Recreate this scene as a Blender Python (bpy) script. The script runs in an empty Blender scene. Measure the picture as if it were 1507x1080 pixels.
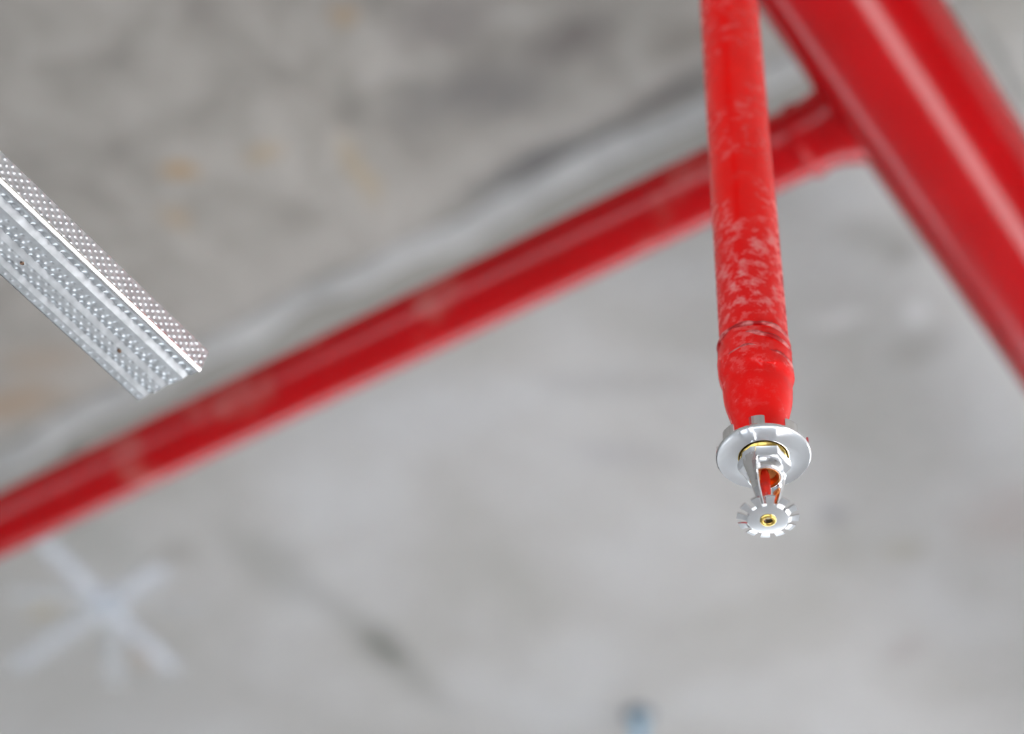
import bpy, bmesh, math, random
import numpy as np
from mathutils import Matrix, Vector

random.seed(7)
rng = np.random.default_rng(7)
scene = bpy.context.scene
COL = scene.collection

# ------------------------------------------------------------------ camera
F_PX = 3050.0
cam_data = bpy.data.cameras.new('camera')
cam = bpy.data.objects.new('camera', cam_data)
COL.objects.link(cam)
cam_data.sensor_fit = 'HORIZONTAL'
cam_data.sensor_width = 36.0
cam_data.lens = F_PX / 1507.0 * 36.0
cam_data.clip_start = 0.02
cam_data.clip_end = 200
cam.matrix_world = Matrix(((0.8291, 0.3802, 0.4100, 0.0),
                           (0.5583, -0.6049, -0.5679, 0.0),
                           (0.0321, 0.6997, -0.7137, 1.5),
                           (0, 0, 0, 1)))
cam_data.dof.use_dof = True
cam_data.dof.focus_distance = 0.955
cam_data.dof.aperture_fstop = 3.7
cam_data.dof.aperture_blades = 9
scene.camera = cam

# ------------------------------------------------------------------ light and exposure
vs = scene.view_settings
vs.view_transform = 'Standard'
vs.look = 'None'
vs.gamma = 1.0
vs.use_curve_mapping = False
vs.exposure = 1.37

world = bpy.data.worlds.new('sky')
scene.world = world
world.use_nodes = True
wn = world.node_tree
wn.nodes.clear()
bg = wn.nodes.new('ShaderNodeBackground')          # bright hazy white sky
bg.inputs['Color'].default_value = (0.86, 0.93, 1.0, 1)
bg.inputs['Strength'].default_value = 1.5
wo = wn.nodes.new('ShaderNodeOutputWorld')
wn.links.new(bg.outputs[0], wo.inputs['Surface'])

sun_d = bpy.data.lights.new('sun', 'SUN')
sun_d.energy = 43.0
sun_d.angle = math.radians(1.0)
sun_d.color = (1.0, 0.975, 0.985)
sun = bpy.data.objects.new('sun', sun_d)
COL.objects.link(sun)
_el, _az = math.radians(24), math.radians(0)     # light arrives from +X
_d = Vector((-math.cos(_el) * math.cos(_az), -math.cos(_el) * math.sin(_az), -math.sin(_el)))
sun.rotation_euler = _d.to_track_quat('-Z', 'Y').to_euler()
sun.location = (7, 0, 6)


# ------------------------------------------------------------------ helpers
def new_mat(name):
    m = bpy.data.materials.new(name)
    m.use_nodes = True
    nt = m.node_tree
    return m, nt, nt.nodes['Principled BSDF'], nt.nodes['Material Output']


def noise(nt, scale, detail=4, rough=0.55, vec=None, dist=0.0):
    n = nt.nodes.new('ShaderNodeTexNoise')
    n.inputs['Scale'].default_value = scale
    n.inputs['Detail'].default_value = detail
    n.inputs['Roughness'].default_value = rough
    n.inputs['Distortion'].default_value = dist
    if vec is not None:
        nt.links.new(vec, n.inputs['Vector'])
    return n


def ramp(nt, fac, stops):
    r = nt.nodes.new('ShaderNodeValToRGB')
    els = r.color_ramp.elements
    while len(els) < len(stops):
        els.new(0.5)
    for e, (p, c) in zip(els, stops):
        e.position = p
        e.color = c if len(c) == 4 else (*c, 1)
    nt.links.new(fac, r.inputs['Fac'])
    return r


def mapr(nt, val, a, b, c=0.0, d=1.0, smooth=True):
    n = nt.nodes.new('ShaderNodeMapRange')
    n.interpolation_type = 'SMOOTHSTEP' if smooth else 'LINEAR'
    n.inputs['From Min'].default_value = a
    n.inputs['From Max'].default_value = b
    n.inputs['To Min'].default_value = c
    n.inputs['To Max'].default_value = d
    nt.links.new(val, n.inputs['Value'])
    return n.outputs['Result']


def math_n(nt, op, a, b=None):
    n = nt.nodes.new('ShaderNodeMath')
    n.operation = op
    for i, v in enumerate((a, b)):
        if v is None:
            continue
        if isinstance(v, (int, float)):
            n.inputs[i].default_value = v
        else:
            nt.links.new(v, n.inputs[i])
    return n.outputs[0]


def mix(nt, fac, a, b, mode='MIX'):
    n = nt.nodes.new('ShaderNodeMix')
    n.data_type = 'RGBA'
    n.blend_type = mode
    for sock, v in ((n.inputs['Factor'], fac), (n.inputs[6], a), (n.inputs[7], b)):
        if isinstance(v, (int, float)):
            sock.default_value = v
        elif isinstance(v, tuple):
            sock.default_value = v if len(v) == 4 else (*v, 1)
        else:
            nt.links.new(v, sock)
    return n.outputs[2]


def bump(nt, height, strength, dist, bsdf):
    b = nt.nodes.new('ShaderNodeBump')
    b.inputs['Strength'].default_value = strength
    b.inputs['Distance'].default_value = dist
    nt.links.new(height, b.inputs['Height'])
    nt.links.new(b.outputs[0], bsdf.inputs['Normal'])


def obj_coord(nt):
    return nt.nodes.new('ShaderNodeTexCoord').outputs['Object']


def geo_pos(nt):
    return nt.nodes.new('ShaderNodeNewGeometry').outputs['Position']


def link(name, verts, faces, m, parent=None, smooth=False, auto=None, loc=(0, 0, 0)):
    me = bpy.data.meshes.new(name)
    me.from_pydata([tuple(map(float, v)) for v in verts], [], faces)
    me.validate()
    bm = bmesh.new()
    bm.from_mesh(me)
    bmesh.ops.recalc_face_normals(bm, faces=bm.faces)
    bm.to_mesh(me)
    bm.free()
    if m is not None:
        me.materials.append(m)
    if smooth:
        me.polygons.foreach_set('use_smooth', [True] * len(me.polygons))
        if auto:
            me.set_sharp_from_angle(angle=math.radians(auto))
    o = bpy.data.objects.new(name, me)
    COL.objects.link(o)
    o.location = loc
    if parent is not None:
        o.parent = parent
    return o


def empty(name, loc, rz=0.0):
    o = bpy.data.objects.new(name, None)
    o.empty_display_size = 0.02
    COL.objects.link(o)
    o.location = loc
    o.rotation_euler = (0, 0, rz)
    return o


def tag(o, label, cat, group=None):
    o['label'] = label
    o['category'] = cat
    if group:
        o['group'] = group


def boxes(lst):
    v, f = [], []
    for x0, x1, y0, y1, z0, z1 in lst:
        b = len(v)
        v += [(x0, y0, z0), (x1, y0, z0), (x1, y1, z0), (x0, y1, z0),
              (x0, y0, z1), (x1, y0, z1), (x1, y1, z1), (x0, y1, z1)]
        f += [tuple(b + i for i in q) for q in
              ((0, 3, 2, 1), (4, 5, 6, 7), (0, 1, 5, 4), (1, 2, 6, 5), (2, 3, 7, 6), (3, 0, 4, 7))]
    return v, f


def lathe(prof, seg=64, closed=False, fn=None, cap=True):
    """prof: (r, z) list; axis = local z.  closed: profile is a loop."""
    v, f = [], []
    n = len(prof)
    for i in range(seg):
        a = 2 * math.pi * i / seg
        for j, (r, z) in enumerate(prof):
            dr, dz = fn(a, r, z) if fn else (0, 0)
            v.append(((r + dr) * math.cos(a), (r + dr) * math.sin(a), z + dz))
    for i in range(seg):
        k = (i + 1) % seg
        for j in range(n if closed else n - 1):
            l = (j + 1) % n
            f.append((i * n + j, k * n + j, k * n + l, i * n + l))
    if cap and not closed:
        if prof[0][0] > 1e-6:
            f.append(tuple(i * n for i in range(seg)))
        if prof[-1][0] > 1e-6:
            f.append(tuple(i * n + n - 1 for i in range(seg)))
    return v, f


def vnoise_1(seed, n=5):
    r = random.Random(seed)
    co = [(r.uniform(0.4, 1) / (k + 1) ** 0.6, r.uniform(0, 6.283), k + 1) for k in range(n)]
    return lambda a: sum(c * math.sin(k * a + p) for c, p, k in co)


# ------------------------------------------------------------------ materials
H = 3.4            # ceiling height

# stains and painted-in shade of the bare slab: (x, y, radius_x, radius_y, turn, colour, strength)
STAINS_AND_SHADE = [
    (-1.585, 1.90, 0.030, 0.17, 0.0, (0.20, 0.205, 0.19), 0.42),
    (-1.575, 1.89, 0.030, 0.06, 0.1, (0.14, 0.145, 0.13), 0.55),
    (-1.60, 1.66, 0.045, 0.10, 0.0, (0.23, 0.235, 0.22), 0.35),
    (-0.878, 1.988, 0.024, 0.020, 0.0, (0.24, 0.24, 0.26), 0.60),
    (-0.826, 2.093, 0.030, 0.022, 0.5, (0.36, 0.345, 0.29), 0.55),
    (-0.925, 2.304, 0.030, 0.020, 0.0, (0.37, 0.34, 0.34), 0.50),
    (-1.245, 1.030, 0.024, 0.016, 0.6, (0.40, 0.25, 0.10), 0.75),
    (-1.142, 1.074, 0.028, 0.016, 0.4, (0.45, 0.33, 0.18), 0.45),
    (-1.291, 1.094, 0.018, 0.020, 0.0, (0.45, 0.33, 0.20), 0.50),
    (-1.061, 1.147, 0.016, 0.050, 0.3, (0.44, 0.34, 0.20), 0.45),
    (-1.690, 1.215, 0.085, 0.030, 0.3, (0.36, 0.25, 0.16), 0.60),
    (-1.600, 1.180, 0.060, 0.030, 0.3, (0.38, 0.28, 0.20), 0.40),
    (-0.871, 1.138, 0.075, 0.040, 0.5, (0.16, 0.155, 0.155), 0.62),
    (-0.95, 1.10, 0.045, 0.05, 0.5, (0.18, 0.175, 0.17), 0.45),
    (-0.764, 1.120, 0.055, 0.030, 0.2, (0.15, 0.135, 0.13), 0.62),
    (-0.640, 1.200, 0.050, 0.030, 0.2, (0.17, 0.15, 0.13), 0.55),
    (-0.700, 1.040, 0.080, 0.040, 0.2, (0.18, 0.16, 0.15), 0.55),
    (-0.860, 1.030, 0.060, 0.040, 0.2, (0.18, 0.16, 0.16), 0.50),
    (-1.010, 1.060, 0.020, 0.045, 0.4, (0.17, 0.165, 0.15), 0.45),
    (-1.676, 1.315, 0.022, 0.024, 0.4, (0.15, 0.145, 0.13), 0.70),
    (-0.947, 0.957, 0.020, 0.014, 0.0, (0.40, 0.27, 0.14), 0.5),
    (-0.670, 2.113, 0.080, 0.070, 0.0, (0.40, 0.34, 0.32), 0.45),
    (-0.581, 1.602, 0.030, 0.022, 0.3, (0.22, 0.21, 0.20), 0.50),
    (-0.600, 1.560, 0.055, 0.030, 0.6, (0.25, 0.245, 0.23), 0.40),
    (-0.634, 1.757, 0.045, 0.028, 0.0, (0.27, 0.26, 0.25), 0.40),
    (-0.696, 1.663, 0.040, 0.014, 0.3, (0.72, 0.72, 0.74), 0.50),
    (-0.612, 1.701, 0.018, 0.018, 0.0, (0.72, 0.73, 0.76), 0.55),
    (-1.230, 1.520, 0.16, 0.07, 0.3, (0.55, 0.57, 0.60), 0.35),
    (-1.000, 1.600, 0.10, 0.03, 0.5, (0.30, 0.30, 0.30), 0.30),
    (-1.060, 1.730, 0.08, 0.025, 0.8, (0.32, 0.32, 0.34), 0.30),
    (-1.780, 1.480, 0.06, 0.10, 0.0, (0.26, 0.27, 0.25), 0.35),
    (-1.700, 1.560, 0.035, 0.03, 0.0, (0.26, 0.25, 0.23), 0.40),
    (-1.98, 1.66, 0.22, 0.24, 0.0, (0.36, 0.36, 0.345), 0.45),  # corner vignette, painted in as a broad darker tone
    (-0.86, 1.252, 0.13, 0.020, 0.0, (0.15, 0.15, 0.155), 0.80),  # shade on the near side of the joint ridge, painted in
    (-0.70, 1.248, 0.09, 0.020, 0.05, (0.15, 0.14, 0.135), 0.75),  # further length of the painted ridge shade
    (-1.96, 1.56, 0.03, 0.012, 0.0, (0.48, 0.38, 0.16), 0.45),
    (-1.90, 1.73, 0.022, 0.022, 0.0, (0.48, 0.36, 0.26), 0.35),
]


def mat_ceiling():
    m, nt, b, _ = new_mat('bare_concrete_soffit')
    co = obj_coord(nt)
    wob = noise(nt, 9, 3, 0.6, co)
    off = nt.nodes.new('ShaderNodeVectorMath')
    off.operation = 'MULTIPLY_ADD'
    off.inputs[1].default_value = (0.06, 0.06, 0.0)
    nt.links.new(wob.outputs['Color'], off.inputs[0])
    nt.links.new(co, off.inputs[2])
    shift = nt.nodes.new('ShaderNodeVectorMath')
    shift.operation = 'ADD'
    shift.inputs[1].default_value = (-0.03, -0.03, 0.0)
    nt.links.new(off.outputs[0], shift.inputs[0])
    p = shift.outputs[0]
    sep = nt.nodes.new('ShaderNodeSeparateXYZ')
    nt.links.new(co, sep.inputs[0])
    # smooth, cool panel beyond the joint
    n1 = noise(nt, 3.2, 4, 0.55, p, 0.4)
    smooth_c = ramp(nt, n1.outputs['Fac'], [(0.30, (0.40, 0.40, 0.385)), (0.48, (0.47, 0.47, 0.465)),
                                            (0.68, (0.53, 0.54, 0.55))])
    # rough, browner pour before the joint
    n2 = noise(nt, 10, 5, 0.6, p, 0.8)
    rough_c = ramp(nt, n2.outputs['Fac'], [(0.28, (0.255, 0.24, 0.226)), (0.45, (0.335, 0.322, 0.303)),
                                           (0.60, (0.40, 0.386, 0.366)), (0.75, (0.47, 0.455, 0.437))])
    sepp = nt.nodes.new('ShaderNodeSeparateXYZ')
    nt.links.new(p, sepp.inputs[0])
    zone = mapr(nt, sepp.outputs['Y'], 1.235, 1.275, 1.0, 0.0)
    c = mix(nt, zone, smooth_c.outputs['Color'], rough_c.outputs['Color'])
    # pale laitance along the joint on the rough side
    near_j = mapr(nt, sepp.outputs['Y'], 1.28, 1.55, 0.85, 0.0)
    near_j = math_n(nt, 'MULTIPLY', near_j, math_n(nt, 'SUBTRACT', 1.0, zone))
    c = mix(nt, near_j, c, (0.285, 0.28, 0.262))
    band = mapr(nt, sepp.outputs['Y'], 1.13, 1.23, 0.0, 1.0)
    band = math_n(nt, 'MULTIPLY', band, zone)
    band = math_n(nt, 'MULTIPLY', band, 0.55)
    c = mix(nt, band, c, (0.44, 0.425, 0.41))
    for x, y, rx, ry, rot, colr, k in STAINS_AND_SHADE:
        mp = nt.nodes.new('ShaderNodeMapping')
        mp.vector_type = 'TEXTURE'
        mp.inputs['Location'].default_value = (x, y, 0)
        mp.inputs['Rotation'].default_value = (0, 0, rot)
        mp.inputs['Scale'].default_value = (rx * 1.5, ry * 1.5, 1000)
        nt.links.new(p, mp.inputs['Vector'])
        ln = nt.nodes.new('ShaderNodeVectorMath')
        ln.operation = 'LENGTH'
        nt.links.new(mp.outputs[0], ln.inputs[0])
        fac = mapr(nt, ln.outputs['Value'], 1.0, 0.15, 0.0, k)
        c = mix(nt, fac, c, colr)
    fine = noise(nt, 60, 3, 0.6, co)
    c = mix(nt, 0.25, c, ramp(nt, fine.outputs['Fac'], [(0.3, (0.6, 0.6, 0.6)), (0.7, (1, 1, 1))]).outputs['Color'], 'MULTIPLY')
    c = mix(nt, 1.0, c, (0.80, 0.775, 0.75), 'MULTIPLY')
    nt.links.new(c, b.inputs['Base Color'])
    b.inputs['Roughness'].default_value = 0.9
    b.inputs['Specular IOR Level'].default_value = 0.2
    bump(nt, n2.outputs['Fac'], 0.35, 0.01, b)
    return m


def mat_concrete(name, lo, hi, scale=2.0):
    m, nt, b, _ = new_mat(name)
    co = obj_coord(nt)
    n = noise(nt, scale, 6, 0.6, co, 0.3)
    c = ramp(nt, n.outputs['Fac'], [(0.3, lo), (0.7, hi)])
    nt.links.new(c.outputs['Color'], b.inputs['Base Color'])
    b.inputs['Roughness'].default_value = 0.85
    n2 = noise(nt, scale * 12, 4, 0.6, co)
    bump(nt, n2.outputs['Fac'], 0.2, 0.01, b)
    return m


def mat_red(name, rough=0.3, scuff=None, bright=False, dust=False, dirty=False):
    """red sprinkler-pipe enamel; scuff = (z_low, z_high, amount) rubs grey dust on."""
    m, nt, b, _ = new_mat(name)
    pos = geo_pos(nt)
    n = noise(nt, 14, 3, 0.5, pos)
    base = ramp(nt, n.outputs['Fac'], [(0.3, (0.32, 0.0006, 0.002)), (0.7, (0.37, 0.0008, 0.003))])
    if bright:
        for e, cc in zip(base.color_ramp.elements, ((0.70, 0.002, 0.002, 1), (0.82, 0.006, 0.004, 1))):
            e.color = cc
    c = base.outputs['Color']
    if dust:  # pale dust mix that also paints in the weld bead's highlight
        s0 = noise(nt, 160, 4, 0.6, pos)
        c = mix(nt, mapr(nt, s0.outputs['Fac'], 0.42, 0.66, 0.0, 0.6), c, (0.88, 0.36, 0.34))
    if dirty:
        s0 = noise(nt, 11, 3, 0.55, pos)
        c = mix(nt, mapr(nt, s0.outputs['Fac'], 0.54, 0.70, 0.0, 0.35), c, (0.42, 0.20, 0.17))
    r = None
    if scuff:
        sep = nt.nodes.new('ShaderNodeSeparateXYZ')
        nt.links.new(pos, sep.inputs[0])
        mp = nt.nodes.new('ShaderNodeMapping')
        mp.inputs['Scale'].default_value = (0.9, 0.9, 1.1)
        nt.links.new(pos, mp.inputs['Vector'])
        s1 = noise(nt, 150, 6, 0.68, mp.outputs[0], 0.15)
        s2 = noise(nt, 34, 3, 0.55, pos)
        low = ramp(nt, mapr(nt, sep.outputs['Z'], 2.15, 2.60, 0, 1, False),
                   [(0.0, (0.10,) * 3), (0.11, (0.12,) * 3), (0.16, (0.62,) * 3), (0.24, (0.72,) * 3), (0.42, (0.26,) * 3),
                    (0.60, (0.20,) * 3), (0.86, (0.30,) * 3), (1.0, (0.12,) * 3)])
        f1 = mapr(nt, s1.outputs['Fac'], 0.46, 0.70)
        f2 = mapr(nt, s2.outputs['Fac'], 0.38, 0.62)
        f = math_n(nt, 'MULTIPLY', math_n(nt, 'MULTIPLY', f1, f2), low.outputs['Color'])
        haze = math_n(nt, 'MULTIPLY', f2, math_n(nt, 'MULTIPLY', low.outputs["Color"], 0.03))
        f = math_n(nt, 'MINIMUM', math_n(nt, 'ADD', f, haze), 0.75)
        c = mix(nt, f, c, (0.82, 0.42, 0.40))
        r = mapr(nt, f, 0, 0.5, rough, 0.6, False)
    nt.links.new(c, b.inputs['Base Color'])
    if r is not None:
        nt.links.new(r, b.inputs['Roughness'])
    else:
        b.inputs['Roughness'].default_value = rough
    b.inputs['Specular IOR Level'].default_value = 0.26
    n2 = noise(nt, 60, 2, 0.5, pos)
    bump(nt, n2.outputs['Fac'], 0.04, 0.002, b)
    return m


def mat_metal(name, col, rough, var=0.0, scale=200):
    m, nt, b, _ = new_mat(name)
    b.inputs['Metallic'].default_value = 1.0
    co = obj_coord(nt)
    n = noise(nt, scale, 3, 0.5, co)
    lo = tuple(c * (1 - var) for c in col)
    nt.links.new(ramp(nt, n.outputs['Fac'], [(0.3, lo), (0.7, col)]).outputs['Color'], b.inputs['Base Color'])
    nt.links.new(mapr(nt, n.outputs['Fac'], 0.3, 0.7, rough * 0.9, rough * 1.15), b.inputs['Roughness'])
    return m


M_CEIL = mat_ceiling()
M_FLOOR = mat_concrete('floor_concrete', (0.55, 0.55, 0.55), (0.63, 0.63, 0.63), 1.2)
M_WALL = mat_concrete('wall_render', (0.30, 0.29, 0.28), (0.38, 0.37, 0.36), 1.5)
M_SKYBLOCK = mat_concrete('sky_block_dark', (0.07, 0.05, 0.045), (0.11, 0.08, 0.07), 6)  # kept dark so the added outside wall reflects little
M_SEAM = mat_concrete('seam_fin', (0.20, 0.195, 0.185), (0.27, 0.265, 0.255), 20)
M_MORTAR = mat_concrete('mortar_fin', (0.30, 0.295, 0.287), (0.43, 0.425, 0.415), 9)
M_RED = mat_red('red_enamel', 0.15)
M_REDDROP = mat_red('red_enamel_scuffed', 0.22, scuff=True, bright=True)
M_REDBRANCH = mat_red('red_enamel_smudged', 0.17, dirty=True)
M_REDDUSTGLINT = mat_red('red_enamel_dust_glint', 0.35, dust=True)  # dust and the beads' pale highlight in one colour
M_CHROME = mat_metal('polished_chrome', (0.92, 0.93, 0.95), 0.12, 0.0)
M_DISC = mat_metal('brushed_chrome', (0.97, 0.98, 1.0), 0.17, 0.0)
M_SATIN = mat_metal('satin_chrome', (0.93, 0.94, 0.96), 0.17, 0.0, 500)
M_BRASS = mat_metal('brass', (0.83, 0.58, 0.16), 0.20, 0.1)
M_COPPER = mat_metal('copper', (0.80, 0.30, 0.09), 0.28, 0.15)
M_BORESHADE = mat_metal('bore_shade', (0.10, 0.07, 0.04), 0.5)  # dark metal that paints in the shade of bore and gap
M_GALV = mat_metal('galvanised_steel', (0.90, 0.93, 0.96), 0.36, 0.12, 260)
M_GALVB = mat_metal('galvanised_steel_bright', (0.97, 0.97, 0.97), 0.22, 0.03, 260)


def mat_rust():
    m, nt, b, _ = new_mat('rust_speck')
    n = noise(nt, 900, 3, 0.5, obj_coord(nt))
    nt.links.new(ramp(nt, n.outputs['Fac'], [(0.4, (0.03, 0.02, 0.015)), (0.7, (0.35, 0.20, 0.12))]).outputs['Color'],
                 b.inputs['Base Color'])
    b.inputs['Roughness'].default_value = 0.9
    return m


def mat_bulb():
    m, nt, b, _ = new_mat('red_bulb_liquid')
    n = noise(nt, 120, 2, 0.5, obj_coord(nt))
    nt.links.new(ramp(nt, n.outputs['Fac'], [(0.3, (0.85, 0.035, 0.02)), (0.7, (0.95, 0.06, 0.03))]).outputs['Color'],
                 b.inputs['Base Color'])
    b.inputs['Roughness'].default_value = 0.05
    b.inputs['IOR'].default_value = 1.45
    b.inputs['Transmission Weight'].default_value = 0.45
    return m


def mat_spray():
    m, nt, b, out = new_mat('white_spray_paint')
    uv = nt.nodes.new('ShaderNodeUVMap').outputs['UV']
    sep = nt.nodes.new('ShaderNodeSeparateXYZ')
    nt.links.new(uv, sep.inputs[0])
    across = math_n(nt, 'ABSOLUTE', math_n(nt, 'SUBTRACT', sep.outputs['Y'], 0.5))
    fa = mapr(nt, across, 0.5, 0.15)
    e = math_n(nt, 'ABSOLUTE', math_n(nt, 'SUBTRACT', sep.outputs['X'], 0.5))
    fe = mapr(nt, e, 0.5, 0.40)
    att = nt.nodes.new('ShaderNodeObjectInfo')
    n = noise(nt, 25, 4, 0.6, geo_pos(nt))
    fn_ = mapr(nt, n.outputs['Fac'], 0.2, 0.6, 0.55, 1.0)
    f = math_n(nt, 'MULTIPLY', math_n(nt, 'MULTIPLY', fa, fe), fn_)
    f = math_n(nt, 'MULTIPLY', f, att.outputs['Alpha'])
    nt.links.new(f, b.inputs['Alpha'])
    b.inputs['Base Color'].default_value = (0.74, 0.77, 0.83, 1)
    b.inputs['Roughness'].default_value = 0.8
    return m


def mat_plastic(name, col):
    m, nt, b, _ = new_mat(name)
    n = noise(nt, 40, 2, 0.5, obj_coord(nt))
    nt.links.new(ramp(nt, n.outputs['Fac'], [(0.3, tuple(c * 0.92 for c in col)), (0.7, col)]).outputs['Color'],
                 b.inputs['Base Color'])
    b.inputs['Roughness'].default_value = 0.4
    return m


M_RUST = mat_rust()
M_BULB = mat_bulb()
M_SPRAY = mat_spray()
M_BLUE = mat_plastic('light_blue_plastic', (0.30, 0.50, 0.66))
M_HOLESHADOW = mat_plastic('hole_and_shadow', (0.06, 0.09, 0.11))  # dark colour for the hole and shadow at the tube's top

# ------------------------------------------------------------------ the building shell
X0, X1, Y0, Y1 = -9.0, 8.0, -4.0, 5.4


def structure(name, boxlist, m):
    v, f = boxes(boxlist)
    o = link(name, v, f, m)
    o['kind'] = 'structure'
    return o


def pierced(x_or_y, a0, a1, t, sill, head, piers):
    """wall boxes along an axis with one ribbon opening split by piers"""
    out = [(a0, a1, 0.0, sill), (a0, a1, head, H)]
    for p0, p1 in piers:
        out.append((p0, p1, sill, head))
    return out


floor = structure('floor', [(X0 - .25, X1 + .25, Y0 - .25, Y1 + .25, -0.2, 0.0)], M_FLOOR)
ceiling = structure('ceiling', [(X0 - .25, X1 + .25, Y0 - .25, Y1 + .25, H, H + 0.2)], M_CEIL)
structure('wall_left', [(X0 - .2, X0, Y0, Y1, 0, H)], M_WALL)
# right wall: unseen, its high clerestory strip cut to make the low sun lie along the floor
structure('wall_right', [(X1, X1 + .05, Y0, Y1, 0, 2.52), (X1, X1 + .05, Y0, 0.6, 2.52, 3.22), (X1, X1 + .05, Y1 - .3, Y1, 2.52, 3.22),
                         (X1, X1 + .05, Y0, Y1, 3.22, H)], M_WALL)
structure('wall_far', [(a, b, Y1, Y1 + .2, c, d) for a, b, c, d in
                       pierced('x', X0, X1, .2, 0.05, 2.65, [(X0, X0 + .5), (-5.2, -4.8), (-1.0, -0.6), (3.3, X1)])] + [(X0, -5.0, Y1, Y1 + .2, 1.4, 2.65)], M_WALL)  # solid right bay and left infill added to trim reflections on the main
structure('wall_back', [(a, b, Y0 - .2, Y0, c, d) for a, b, c, d in
                        pierced('x', X0, X1, .2, 0.05, 2.2, [(X0, X0 + .5), (-4.4, -4.0), (0.0, 0.4), (4.3, 4.7), (X1 - .4, X1)])], M_WALL)

# unseen dark wall, added to keep the sky out of the main pipe's reflection
structure('wall_sky_block', [(15.0, 15.4, -16, 18, 0, 5.2)], M_SKYBLOCK)


# joints of the formwork, standing proud of the slab
def fin(name, p0, p1, width, drop, m, seed, n=160):
    r1, r2, r3 = vnoise_1(seed, 9), vnoise_1(seed + 1, 9), vnoise_1(seed + 2, 14)
    d = Vector((p1[0] - p0[0], p1[1] - p0[1], 0))
    L = d.length
    d.normalize()
    nrm = Vector((-d.y, d.x, 0))
    prof = [(-1, -0.02), (-0.55, 0.35), (-0.15, 0.9), (0.2, 1.0), (0.6, 0.45), (1, -0.02)]
    v, f = [], []
    for i in range(n + 1):
        t = i / n
        a = t * 6.283 * L * 0.8
        c = Vector((p0[0], p0[1], 0)) + d * (L * t) + nrm * (0.006 * r1(a))
        w = width * (1 + 0.16 * r2(a * 1.7))
        h = drop * max(0.25, 1 + 0.25 * r3(a * 2.3))
        for u, z in prof:
            q = c + nrm * (u * w)
            v.append((q.x, q.y, H - z * h))
    k = len(prof)
    for i in range(n):
        for j in range(k - 1):
            f.append((i * k + j, (i + 1) * k + j, (i + 1) * k + j + 1, i * k + j + 1))
    o = link(name, v, f, m, smooth=True)
    o.parent = ceiling
    return o


fin('joint_ridge', (-4.0, 1.288), (1.0, 1.280), 0.018, 0.012, M_MORTAR, 3)
fin('joint_ridge', (-0.372, 1.28), (-0.340, 6.0), 0.006, 0.006, M_SEAM, 11)


# spray-painted star on the soffit
STROKES = []


def stroke(a, b, w, alpha):
    a, b = Vector((*a, 0)), Vector((*b, 0))
    d = (b - a).normalized()
    n = Vector((-d.y, d.x, 0)) * (w / 2)
    STROKES.append(1)
    z0 = H - 0.0006 - 0.0005 * len(STROKES)
    p = [a - n, b - n, b + n, a + n]
    v = [(q.x, q.y, z0) for q in p]
    o = link('paint_stroke', v, [(0, 1, 2, 3)], M_SPRAY)
    uv = o.data.uv_layers.new(name='UVMap')
    table = {}
    for i, c in enumerate([(0, 0), (1, 0), (1, 1), (0, 1)]):
        table[i] = c
    for lp in o.data.loops:
        uv.data[lp.index].uv = table[lp.vertex_index]
    o.color = (1, 1, 1, 0.62 * alpha)
    o.parent = ceiling
    o['label'] = 'stroke of a white spray-painted star'
    return o


_c = (-1.853, 1.598)
stroke((-1.845, 1.425), (-1.885, 1.79), 0.042, 0.95)
stroke((-1.73, 1.582), (-1.90, 1.60), 0.046, 0.75)
stroke(_c, (-2.10, 1.640), 0.050, 0.60)
stroke((-1.83, 1.60), (-1.975, 1.50), 0.040, 0.45)
stroke((-1.84, 1.58), (-1.985, 1.755), 0.040, 0.50)
stroke((-1.87, 1.585), (-1.74, 1.680), 0.034, 0.18)
stroke((-1.825, 1.585), (-1.885, 1.612), 0.060, 0.60)


# ------------------------------------------------------------------ red pipes
def tube_between(p0, p1, r, seg=64, rings=2, wall=0.004):
    """an open-ended round pipe with wall thickness"""
    p0, p1 = Vector(p0), Vector(p1)
    L = (p1 - p0).length
    prof = [(r, L * i / rings) for i in range(rings + 1)] + [(r - wall, L * i / rings) for i in range(rings, -1, -1)]
    v, f = lathe(prof, seg, closed=True)
    q = (p1 - p0).to_track_quat('Z', 'Y')
    return [tuple(p0 + q @ Vector(a)) for a in v], f


MX, MZ, MR = -0.311, 1.5 + 1.262, 0.05715
BY, BR = 0.921, 0.0283
DX, DY, DR = -0.310, 0.6285, 0.0167

v, f = tube_between((MX, Y0 - .05, MZ), (MX, Y1 + .05, MZ), MR, 96)
main = link('main_pipe', v, f, M_RED, smooth=True, auto=40)
tag(main, 'thick glossy red main pipe running diagonally across the upper right corner', 'pipe')

v, f = tube_between((MX - MR - 0.001, BY, MZ), (X0 - .05, BY, MZ), BR, 64)
branch = link('branch_pipe', v, f, M_REDBRANCH, smooth=True, auto=40)
tag(branch, 'long red branch pipe crossing under the ceiling behind the hanging drop pipe', 'pipe')
# welded outlet where the branch leaves the main
wn1 = vnoise_1(40, 7)
prof = [(BR + 0.0005, 0.040), (BR + 0.002, 0.0385), (BR + 0.0028, 0.036), (BR + 0.0026, 0.033), (BR + 0.0008, 0.031),
        (BR + 0.0010, 0.026), (BR + 0.0022, 0.018), (BR + 0.0045, 0.012), (BR + 0.0080, 0.006), (BR + 0.0095, 0.001),
        (BR + 0.0095, -0.004)]
v, f = lathe(prof, 64, fn=lambda a, r, z: (0.0006 * wn1(a) + 0.0004 * math.sin(17 * a) * (z > 0.030), 0))
q = Vector((-1, 0, 0)).to_track_quat('Z', 'Y')
base = Vector((MX - MR + 0.0045, BY, MZ))
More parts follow.
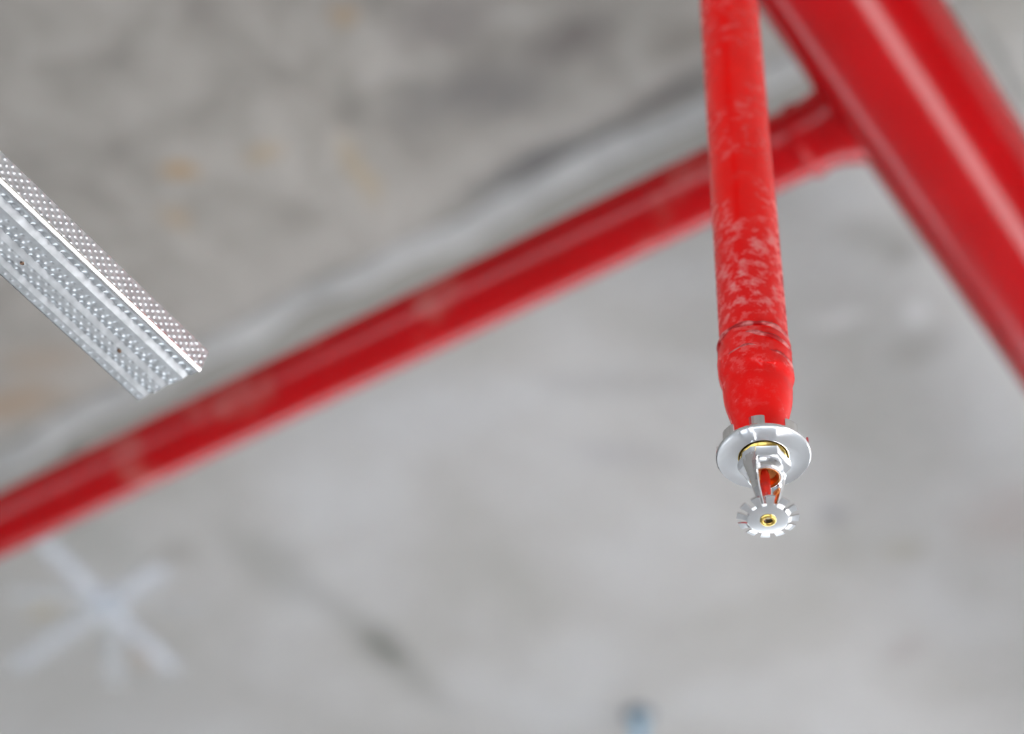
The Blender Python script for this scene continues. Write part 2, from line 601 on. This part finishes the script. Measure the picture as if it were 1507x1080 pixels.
# the skirt of the outlet follows the round of the main
vv = []
for a in v:
    w = base + q @ Vector(a)
    if a[2] < 0.020:
        t = (0.020 - a[2]) / 0.024
        dz = w.z - MZ
        xs = MX - math.sqrt(max(1e-8, (MR - 0.0005) ** 2 - min(dz * dz, MR ** 2 * .9)))
        w.x = w.x * (1 - t) + (xs) * t if a[2] < 0.0 else w.x + (xs - (MX - MR)) * t
    vv.append(tuple(w))
link('outlet_fitting', vv, f, M_RED, parent=branch, smooth=True, auto=60)

# drop pipe with its welded reducer
drop = empty('drop_pipe', (DX, DY, 2.2))
tag(drop, 'narrow vertical red drop pipe with dusty scuffs, holding the chrome sprinkler', 'pipe')


def dloc(z):
    return z - 2.2


zt = MZ - MR + 0.006
v, f = tube_between((0, 0, dloc(2.216)), (0, 0, dloc(zt)), DR, 64, 40)
link('pipe_tube', v, f, M_REDDROP, parent=drop, smooth=True, auto=40)
e1, e2, e3 = vnoise_1(51, 6), vnoise_1(52, 9), vnoise_1(53, 12)
prof = [(0.0150, dloc(2.226)), (0.0168, dloc(2.2245)), (0.0172, dloc(2.2220)), (0.0175, dloc(2.2190)), (0.0178, dloc(2.2150)),
        (0.0179, dloc(2.2110)), (0.0180, dloc(2.2060)), (0.0178, dloc(2.2015)), (0.0173, dloc(2.1995)), (0.0166, dloc(2.1985)), (0.0165, dloc(2.1930)),
        (0.0162, dloc(2.1890)), (0.0156, dloc(2.1850)), (0.0148, dloc(2.1815)), (0.0139, dloc(2.1780)), (0.0131, dloc(2.1745)),
        (0.0125, dloc(2.1700)), (0.0121, dloc(2.1640)), (0.0119, dloc(2.1580)), (0.0118, dloc(2.1545)), (0.0060, dloc(2.1543))]


def reducer_fn(a, r, z):
    k = 1.3 if z > dloc(2.199) else 0.18
    return (k * (0.00028 * e1(a + z * 60) + 0.00018 * e2(a - z * 200)), k * 0.0010 * e1(a * 1.0 + 1))


v, f = lathe(prof, 72, fn=reducer_fn, cap=False)
link('reducer', v, f, M_REDDROP, parent=drop, smooth=True, auto=70)
# rough weld beads of thick paint around the reducer


def bead(name, z, R, tube, amp, seed, arc=(0, 6.2832), dzk=0.0012):
    b1, b2 = vnoise_1(seed, 7), vnoise_1(seed + 1, 16)
    n, k = 120, 8
    full = abs(arc[1] - arc[0] - 6.2832) < 1e-3
    v, f = [], []
    cnt = n if full else n + 1
    for i in range(cnt):
        t = i / n
        a = arc[0] + (arc[1] - arc[0]) * t
        env = 1.0 if full else max(0.12, min(1, 6 * t, 6 * (1 - t)))
        rr = tube * env * max(0.35, (1 + amp * b2(a)))
        for j in range(k):
            p = 2 * math.pi * j / k
            r = R + rr * math.cos(p) * 0.9
            v.append((r * math.cos(a), r * math.sin(a), dloc(z) + dzk * b1(a) + rr * math.sin(p)))
    for i in range(cnt if full else n):
        i2 = (i + 1) % cnt
        for j in range(k):
            j2 = (j + 1) % k
            f.append((i * k + j, i2 * k + j, i2 * k + j2, i * k + j2))
    if not full:
        f.append(tuple(range(k)))
        f.append(tuple(n * k + j for j in range(k)))
    return link(name, v, f, M_REDDUSTGLINT, parent=drop, smooth=True)


bead('weld_bead', 2.2245, 0.01690, 0.0011, 0.30, 60)
near = math.atan2(-DY, -DX)
bead('weld_bead', 2.2170, 0.01765, 0.0008, 0.40, 64, (near - 0.4, near + 1.5))
bead('weld_bead', 2.2095, 0.01780, 0.0007, 0.40, 68, (near - 1.9, near + 0.2))
bead('weld_bead', 2.2055, 0.01755, 0.0006, 0.40, 72, (near + 0.3, near + 2.1))

# welded collar where the drop meets the main, above the frame
v, f = lathe([(DR, zt - 0.012), (DR + 0.004, zt - 0.008), (DR + 0.006, zt - 0.002), (DR + 0.006, zt + 0.004)], 48)
link('weld_collar', [(a[0], a[1], dloc(a[2])) for a in v], f, M_REDDROP, parent=drop, smooth=True)

# ------------------------------------------------------------------ sprinkler head
SZ = 2.1523          # underside of the escutcheon
spr = empty('sprinkler_head', (DX + 0.0005, DY, SZ), math.radians(26.3))
tag(spr, 'chrome pendent fire sprinkler with red glass bulb and toothed deflector on the drop pipe', 'sprinkler')
mm = 0.001


def P(lst):
    return [(r * mm, z * mm) for r, z in lst]


# escutcheon: flat polished cup with a rolled rim
v, f = lathe(P([(11.3, 0.9), (11.35, 0.0), (11.7, -0.25), (12.1, 0.0), (19.6, 0.0), (20.4, -0.25), (21.2, -0.35), (21.7, 0.1), (21.8, 0.9), (21.4, 1.5), (20.6, 1.6),
                (20.2, 1.2), (11.3, 1.2)]), 128, closed=True)
esc = link('escutcheon', v, f, M_DISC, parent=spr, smooth=True, auto=35)
for k in range(8):
    a0 = math.radians(-95 + 45.5 * k)
    hw = math.radians(9.8)
    vs_, fs_ = [], []
    n = 6
    for i in range(n + 1):
        a = a0 - hw + 2 * hw * i / n
        for r, z in ((21.3, 0.9), (21.3, 6.6), (20.5, 6.6), (20.5, 0.9)):
            if z > 5 and i in (0, n):
                z -= 0.5
            vs_.append((r * mm * math.cos(a), r * mm * math.sin(a), z * mm))
    for i in range(n):
        for j in range(4):
            fs_.append((i * 4 + j, (i + 1) * 4 + j, (i + 1) * 4 + (j + 1) % 4, i * 4 + (j + 1) % 4))
    fs_ += [(0, 1, 2, 3), tuple(n * 4 + j for j in range(4))]
    link('tab', vs_, fs_, M_CHROME, parent=esc)

# brass thread collar
v, f = lathe(P([(6, 1.1), (10.75, 1.1), (10.8, -0.6), (10.5, -1.2), (10.1, -2.4), (6, -2.4)]), 64)
link('brass_collar', v, f, M_BRASS, parent=spr, smooth=True, auto=35)

v, f = lathe(P([(12.3, 1.25), (12.3, 1.7), (10.0, 1.7), (10.0, 1.25)]), 48, closed=True)
link('gap_shade', v, f, M_BORESHADE, parent=spr)  # dark ring standing in for the shade in the gap round the collar

# hexagonal wrench boss
hexv, hexf = [], []
R6 = 12.1
rot6 = math.radians(3)
rings = [(-2.0, 0.93), (-2.7, 1.0), (-7.0, 1.0), (-7.7, 0.93)]
for z, s in rings:
    for i in range(6):
        a = rot6 + math.pi / 3 * i
        hexv.append((R6 * s * mm * math.cos(a), R6 * s * mm * math.sin(a), z * mm))
for k in range(3):
    for i in range(6):
        hexf.append((k * 6 + i, k * 6 + (i + 1) % 6, (k + 1) * 6 + (i + 1) % 6, (k + 1) * 6 + i))
hexf += [tuple(range(6)), tuple(18 + i for i in range(6))]
boss = link('hex_boss', hexv, hexf, M_SATIN, parent=spr)
# neck below the boss and its copper-lined mouth
v, f = lathe(P([(8.6, -7.2), (8.4, -8.2), (7.7, -9.2), (7.6, -11.6), (7.9, -12.0), (7.9, -12.8), (7.4, -13.1), (6.6, -13.1)]), 64, cap=False)
link('neck', v, f, M_SATIN, parent=spr, smooth=True, auto=35)
v, f = lathe(P([(6.7, -13.3), (7.0, -13.2), (6.9, -12.6), (6.2, -12.4), (5.6, -9.0), (4.4, -8.2), (0.0, -8.2)]), 48, cap=False)
link('copper_seat', v, f, M_COPPER, parent=spr, smooth=True, auto=40)

# frame arms
def arm(sign):
    u = Vector((-0.59, -0.807, 0)) * sign
    t = Vector((-u.y, u.x, 0))
    path = [(10.6, -2.6, 7.2, 1.6), (10.6, -6.0, 7.6, 2.6), (9.8, -10.5, 7.0, 2.8), (8.7, -15.5, 5.0, 2.6), (7.6, -20.5, 3.9, 2.4),
            (6.9, -23.5, 3.4, 2.4), (5.2, -28.5, 2.9, 2.2), (3.6, -33.5, 2.6, 2.1), (2.9, -36.2, 2.4, 2.0)]
    v, f = [], []
    cs = [(-1, -0.5), (-0.6, -1), (0.6, -1), (1, -0.5), (1, 0.5), (0.45, 1), (-0.45, 1), (-1, 0.5)]
    for r, z, w, d in path:
        for a, b in cs:
            p = u * (r + b * d / 2) + t * (a * w / 2)
            v.append((p.x * mm, p.y * mm, z * mm))
    k = len(cs)
    for i in range(len(path) - 1):
        for j in range(k):
            f.append((i * k + j, (i + 1) * k + j, (i + 1) * k + (j + 1) % k, i * k + (j + 1) % k))
    f += [tuple(range(k)), tuple((len(path) - 1) * k + j for j in range(k))]
    link('frame_arm', v, f, M_CHROME, parent=spr)


arm(1)
arm(-1)

# hub carrying the bulb
v, f = lathe(P([(0, -24.6), (1.6, -24.6), (2.2, -25.0), (2.9, -25.6), (3.2, -27.0), (3.0, -30.0), (3.4, -33.0), (4.3, -35.0), (4.6, -37.2), (0, -37.2)]), 48, cap=False)
link('hub', v, f, M_CHROME, parent=spr, smooth=True, auto=40)

# glass bulb
v, f = lathe(P([(0, -8.3), (1.1, -8.4), (1.7, -9.0), (2.0, -10.2), (2.25, -12.0), (2.3, -16.0), (2.3, -20.0), (2.2, -22.0), (1.9, -23.4),
                (1.2, -24.2), (0.9, -24.8), (0, -24.9)]), 40, cap=False)
link('glass_bulb', v, f, M_BULB, parent=spr, smooth=True)

# deflector: flat disc with twelve bent teeth
v, f = lathe(P([(2.2, -37.0), (8.9, -37.0), (9.4, -36.6), (9.7, -37.1), (9.2, -37.9), (8.7, -38.1), (2.2, -38.1)]), 96, closed=True)
dfl = link('deflector', v, f, M_DISC, parent=spr, smooth=True, auto=30)
for k in range(12):
    a0 = math.radians(-90 + 30 * k + 8)
    vs_, fs_ = [], []
    n = 5
    sect = [(9.2, -37.1, -37.95), (10.4, -36.3, -37.15), (12.2, -35.75, -36.6), (13.9, -35.55, -36.35)]
    for i in range(n + 1):
        for r, zt_, zb_ in sect:
            hw = math.radians(8.7) * (9.2 + (r - 9.2) * 1.12) / r * (1.0 if r < 13 else 0.97)
            a = a0 - hw + 2 * hw * i / n
            vs_.append((r * mm * math.cos(a), r * mm * math.sin(a), zt_ * mm))
            vs_.append((r * mm * math.cos(a), r * mm * math.sin(a), zb_ * mm))
    m_ = len(sect) * 2
    for i in range(n):
        for j in range(len(sect) - 1):
            A, B = i * m_ + 2 * j, (i + 1) * m_ + 2 * j
            fs_.append((A, B, B + 2, A + 2))
            fs_.append((A + 1, A + 3, B + 3, B + 1))
        A, B = i * m_, (i + 1) * m_
        fs_.append((A, A + 1, B + 1, B))
        A, B = i * m_ + m_ - 2, (i + 1) * m_ + m_ - 2
        fs_.append((A, B, B + 1, A + 1))
    for i in (0, n):
        for j in range(len(sect) - 1):
            A = i * m_ + 2 * j
            fs_.append((A, A + 2, A + 3, A + 1))
    link('tooth', vs_, fs_, M_CHROME, parent=dfl)

# brass compression screw with a hollow head
v, f = lathe(P([(3.6, -37.9), (3.7, -38.5), (3.3, -39.0), (2.5, -39.1), (2.0, -38.7), (1.95, -38.3)]), 48, cap=False)
scr = link('brass_screw', v, f, M_BRASS, parent=spr, smooth=True, auto=50)
v, f = lathe(P([(1.95, -38.35), (1.9, -34.0), (0, -34.0)]), 32, cap=False)
link('screw_bore', v, f, M_BORESHADE, parent=scr)  # the hole's shade is painted in by the dark wall colour

# ------------------------------------------------------------------ galvanised furring channel
CZ = 1.5 + 0.715
CX, CYE = -0.5416, 0.4900      # hem corner at the cut end
chan = empty('furring_channel', (CX, CYE, CZ), math.radians(0.4))
tag(chan, 'dimpled galvanised steel furring channel with a cut end, hanging in at the left', 'metal channel')
PITCH = 5.0
LEN_FINE, LEN_ALL = 230.0, 1300.0


def gauss(d2, s):
    return np.exp(-d2 / (2 * s * s))


def dimples(ss, yy, rows):
    """rows: (s centre, shift, radius, height); dimples every PITCH along y"""
    h = np.zeros_like(ss)
    for s0, sh, rad, amp in rows:
        t = (yy - sh + PITCH / 2) % PITCH - PITCH / 2
        h += amp * gauss((ss - s0) ** 2 + t ** 2, rad)
    return h


def sheet(name, pts, nrm_sign, rows, m, s_step=0.45):
    """pts: cross-section polyline [(x,z)] in mm from the hem; extruded towards -y"""
    pts = np.array(pts, float)
    seg = np.hypot(*np.diff(pts, axis=0).T)
    cum = np.concatenate([[0], np.cumsum(seg)])
    S = np.arange(0, cum[-1] + 1e-6, s_step)
    S = np.unique(np.round(np.concatenate([S, cum]), 4))
    S = S[np.concatenate([[True], np.diff(S) > 0.12]) | np.isin(S, np.round(cum, 4))]
    xs, zs = np.interp(S, cum, pts[:, 0]), np.interp(S, cum, pts[:, 1])
    tx, tz = np.gradient(xs), np.gradient(zs)
    L = np.hypot(tx, tz)
    nx, nz = nrm_sign * tz / L, -nrm_sign * tx / L
    yl = np.concatenate([np.arange(0, LEN_FINE, 0.55), np.linspace(LEN_FINE, LEN_ALL, 40)])
    SS, YY = np.meshgrid(S, yl)
    h = dimples(SS, YY, rows) * (YY < LEN_FINE)
    X = xs[None] + nx[None] * h
    Zz = zs[None] + nz[None] * h
    th = 0.55
    n, k = SS.shape
    V = np.stack([X, -YY, Zz], -1).reshape(-1, 3)
    V2 = np.stack([xs[None] - nx[None] * th + 0 * YY, -YY, zs[None] - nz[None] * th + 0 * YY], -1)
    # back skin is coarse: only its two ends
    idx = np.arange(n * k).reshape(n, k)
    F = np.stack([idx[:-1, :-1], idx[1:, :-1], idx[1:, 1:], idx[:-1, 1:]], -1).reshape(-1, 4).tolist()
    back0 = n * k
    VB = np.concatenate([V2[0], V2[-1]])
    b = np.arange(2 * k).reshape(2, k) + back0
    F += np.stack([b[0, :-1], b[0, 1:], b[1, 1:], b[1, :-1]], -1).reshape(-1, 4).tolist()
    F += np.stack([idx[0, :-1], idx[0, 1:], b[0, 1:], b[0, :-1]], -1).reshape(-1, 4).tolist()
    F += np.stack([idx[-1, :-1], b[1, :-1], b[1, 1:], idx[-1, 1:]], -1).reshape(-1, 4).tolist()
    allv = np.concatenate([V, VB]) * mm
    me = bpy.data.meshes.new(name)
    me.from_pydata(allv.tolist(), [], F)
    me.materials.append(m)
    me.polygons.foreach_set('use_smooth', [True] * len(me.polygons))
    me.set_sharp_from_angle(angle=math.radians(60))
    o = bpy.data.objects.new(name, me)
    COL.objects.link(o)
    o.parent = chan
    return o


# web seen from below: stepped ribs; x runs from the hem (0) to the left
web_pts = [(-1.6, 0.2), (-2.8, 0.2), (-6.4, 1.7), (-10.0, 0.1), (-14.0, 0.0), (-17.0, 0.4), (-20.2, 1.8), (-23.6, 0.6), (-25.0, 0.3),
           (-28.2, 0.2), (-31.6, 1.6), (-34.8, 0.4), (-38.6, 0.2), (-39.2, 0.5)]
web_rows = [(3.4, 0.0, 0.95, 1.3), (12.6, 1.2, 0.5, -0.5), (15.2, 3.6, 0.6, 1.0), (18.4, 1.0, 0.65, 1.2),
            (24.4, 2.0, 0.5, -0.5), (28.0, 0.4, 0.55, 0.8), (30.6, 2.9, 0.6, 0.9), (37.0, 3.3, 0.5, 0.5),
            (41.0, 0.0, 0.6, 0.6)]
sheet('web', web_pts, -1, web_rows, M_GALV)
side_pts = [(0.55, 0.6), (1.0, 1.3), (4.2, 11.4)]
side_rows = [(1.9 + 2.05 * i, -2.75 * i, 0.52, 0.80) for i in range(5)]
sheet('side_wall', side_pts, 1, side_rows, M_GALV)
side2 = [(-39.3, 0.3), (-39.7, 1.0), (-43.0, 11.4)]
sheet('side_wall', side2, -1, [(2.3, 0.0, 0.62, 0.5), (6.3, 2.7, 0.62, 0.5)], M_GALV, 0.9)
# folded hem along the lower corner
cx, cz, rr = -0.35, 1.35, 1.75
V, Fc = [], []
kk = 8
ys = [0, LEN_FINE, LEN_ALL]
for y in ys:
    for j in range(kk):
        a = math.radians(-51.5 + 22.5 + 45 * j)
        V.append(((cx + rr * math.cos(a)) * mm, -y * mm, (cz + rr * math.sin(a)) * mm))
for i in range(len(ys) - 1):
    for j in range(kk):
        Fc.append((i * kk + j, (i + 1) * kk + j, (i + 1) * kk + (j + 1) % kk, i * kk + (j + 1) % kk))
Fc += [tuple(range(kk)), tuple(2 * kk + j for j in range(kk))]
link('folded_hem', V, Fc, M_GALVB, parent=chan)
# small rusty screw holes in the web
for x, y in ((-24.6, 31.0), (-25.4, 98.5)):
    r = vnoise_1(int(y), 4)
    n = 14
    ring0 = [((x + (0.9 + 0.15 * r(6.283 * i / n)) * math.cos(6.283 * i / n)) * mm,
              (-y + 1.25 * (0.9 + 0.15 * r(6.283 * i / n)) * math.sin(6.283 * i / n)) * mm) for i in range(n)]
    V = [(a, b, -0.12 * mm) for a, b in ring0] + [(a, b, 0.5 * mm) for a, b in ring0]
    Fq = [(i, (i + 1) % n, n + (i + 1) % n, n + i) for i in range(n)] + [tuple(range(n)), tuple(n + i for i in range(n))]
    link('screw_hole', V, Fq, M_RUST, parent=chan)
# hanger wires, above the frame
for y in (0.55, 1.2):
    v, f = tube_between((-0.0195, -y, 0.0005), (-0.0195, -y, H - CZ + 0.01), 0.002, 12, 2, 0.001)
    link('hanger_wire', v, f, M_GALV, parent=chan, smooth=True)

# ------------------------------------------------------------------ blue sleeve hanging from the slab
px, py = -1.344, 2.235
slv = empty('plastic_tube', (px, py, H - 0.30))
tag(slv, 'light blue plastic tube hanging from the ceiling at the bottom edge', 'tube')
v, f = lathe([(0.0095, 0.0), (0.0100, 0.002), (0.0100, 0.294), (0.0100, 0.302), (0.0075, 0.302), (0.0075, 0.002), (0.008, 0.0)], 32, closed=True)
link('tube_wall', v, f, M_BLUE, parent=slv, smooth=True, auto=40)
v, f = lathe([(0.0095, 0.303), (0.021, 0.3015), (0.023, 0.2985), (0.020, 0.296), (0.0095, 0.2945)], 32, closed=False, cap=False)
link('hole_shadow_ring', v, f, M_HOLESHADOW, parent=slv, smooth=True)  # dark ring painting in the hole and shadow where the tube meets the slab
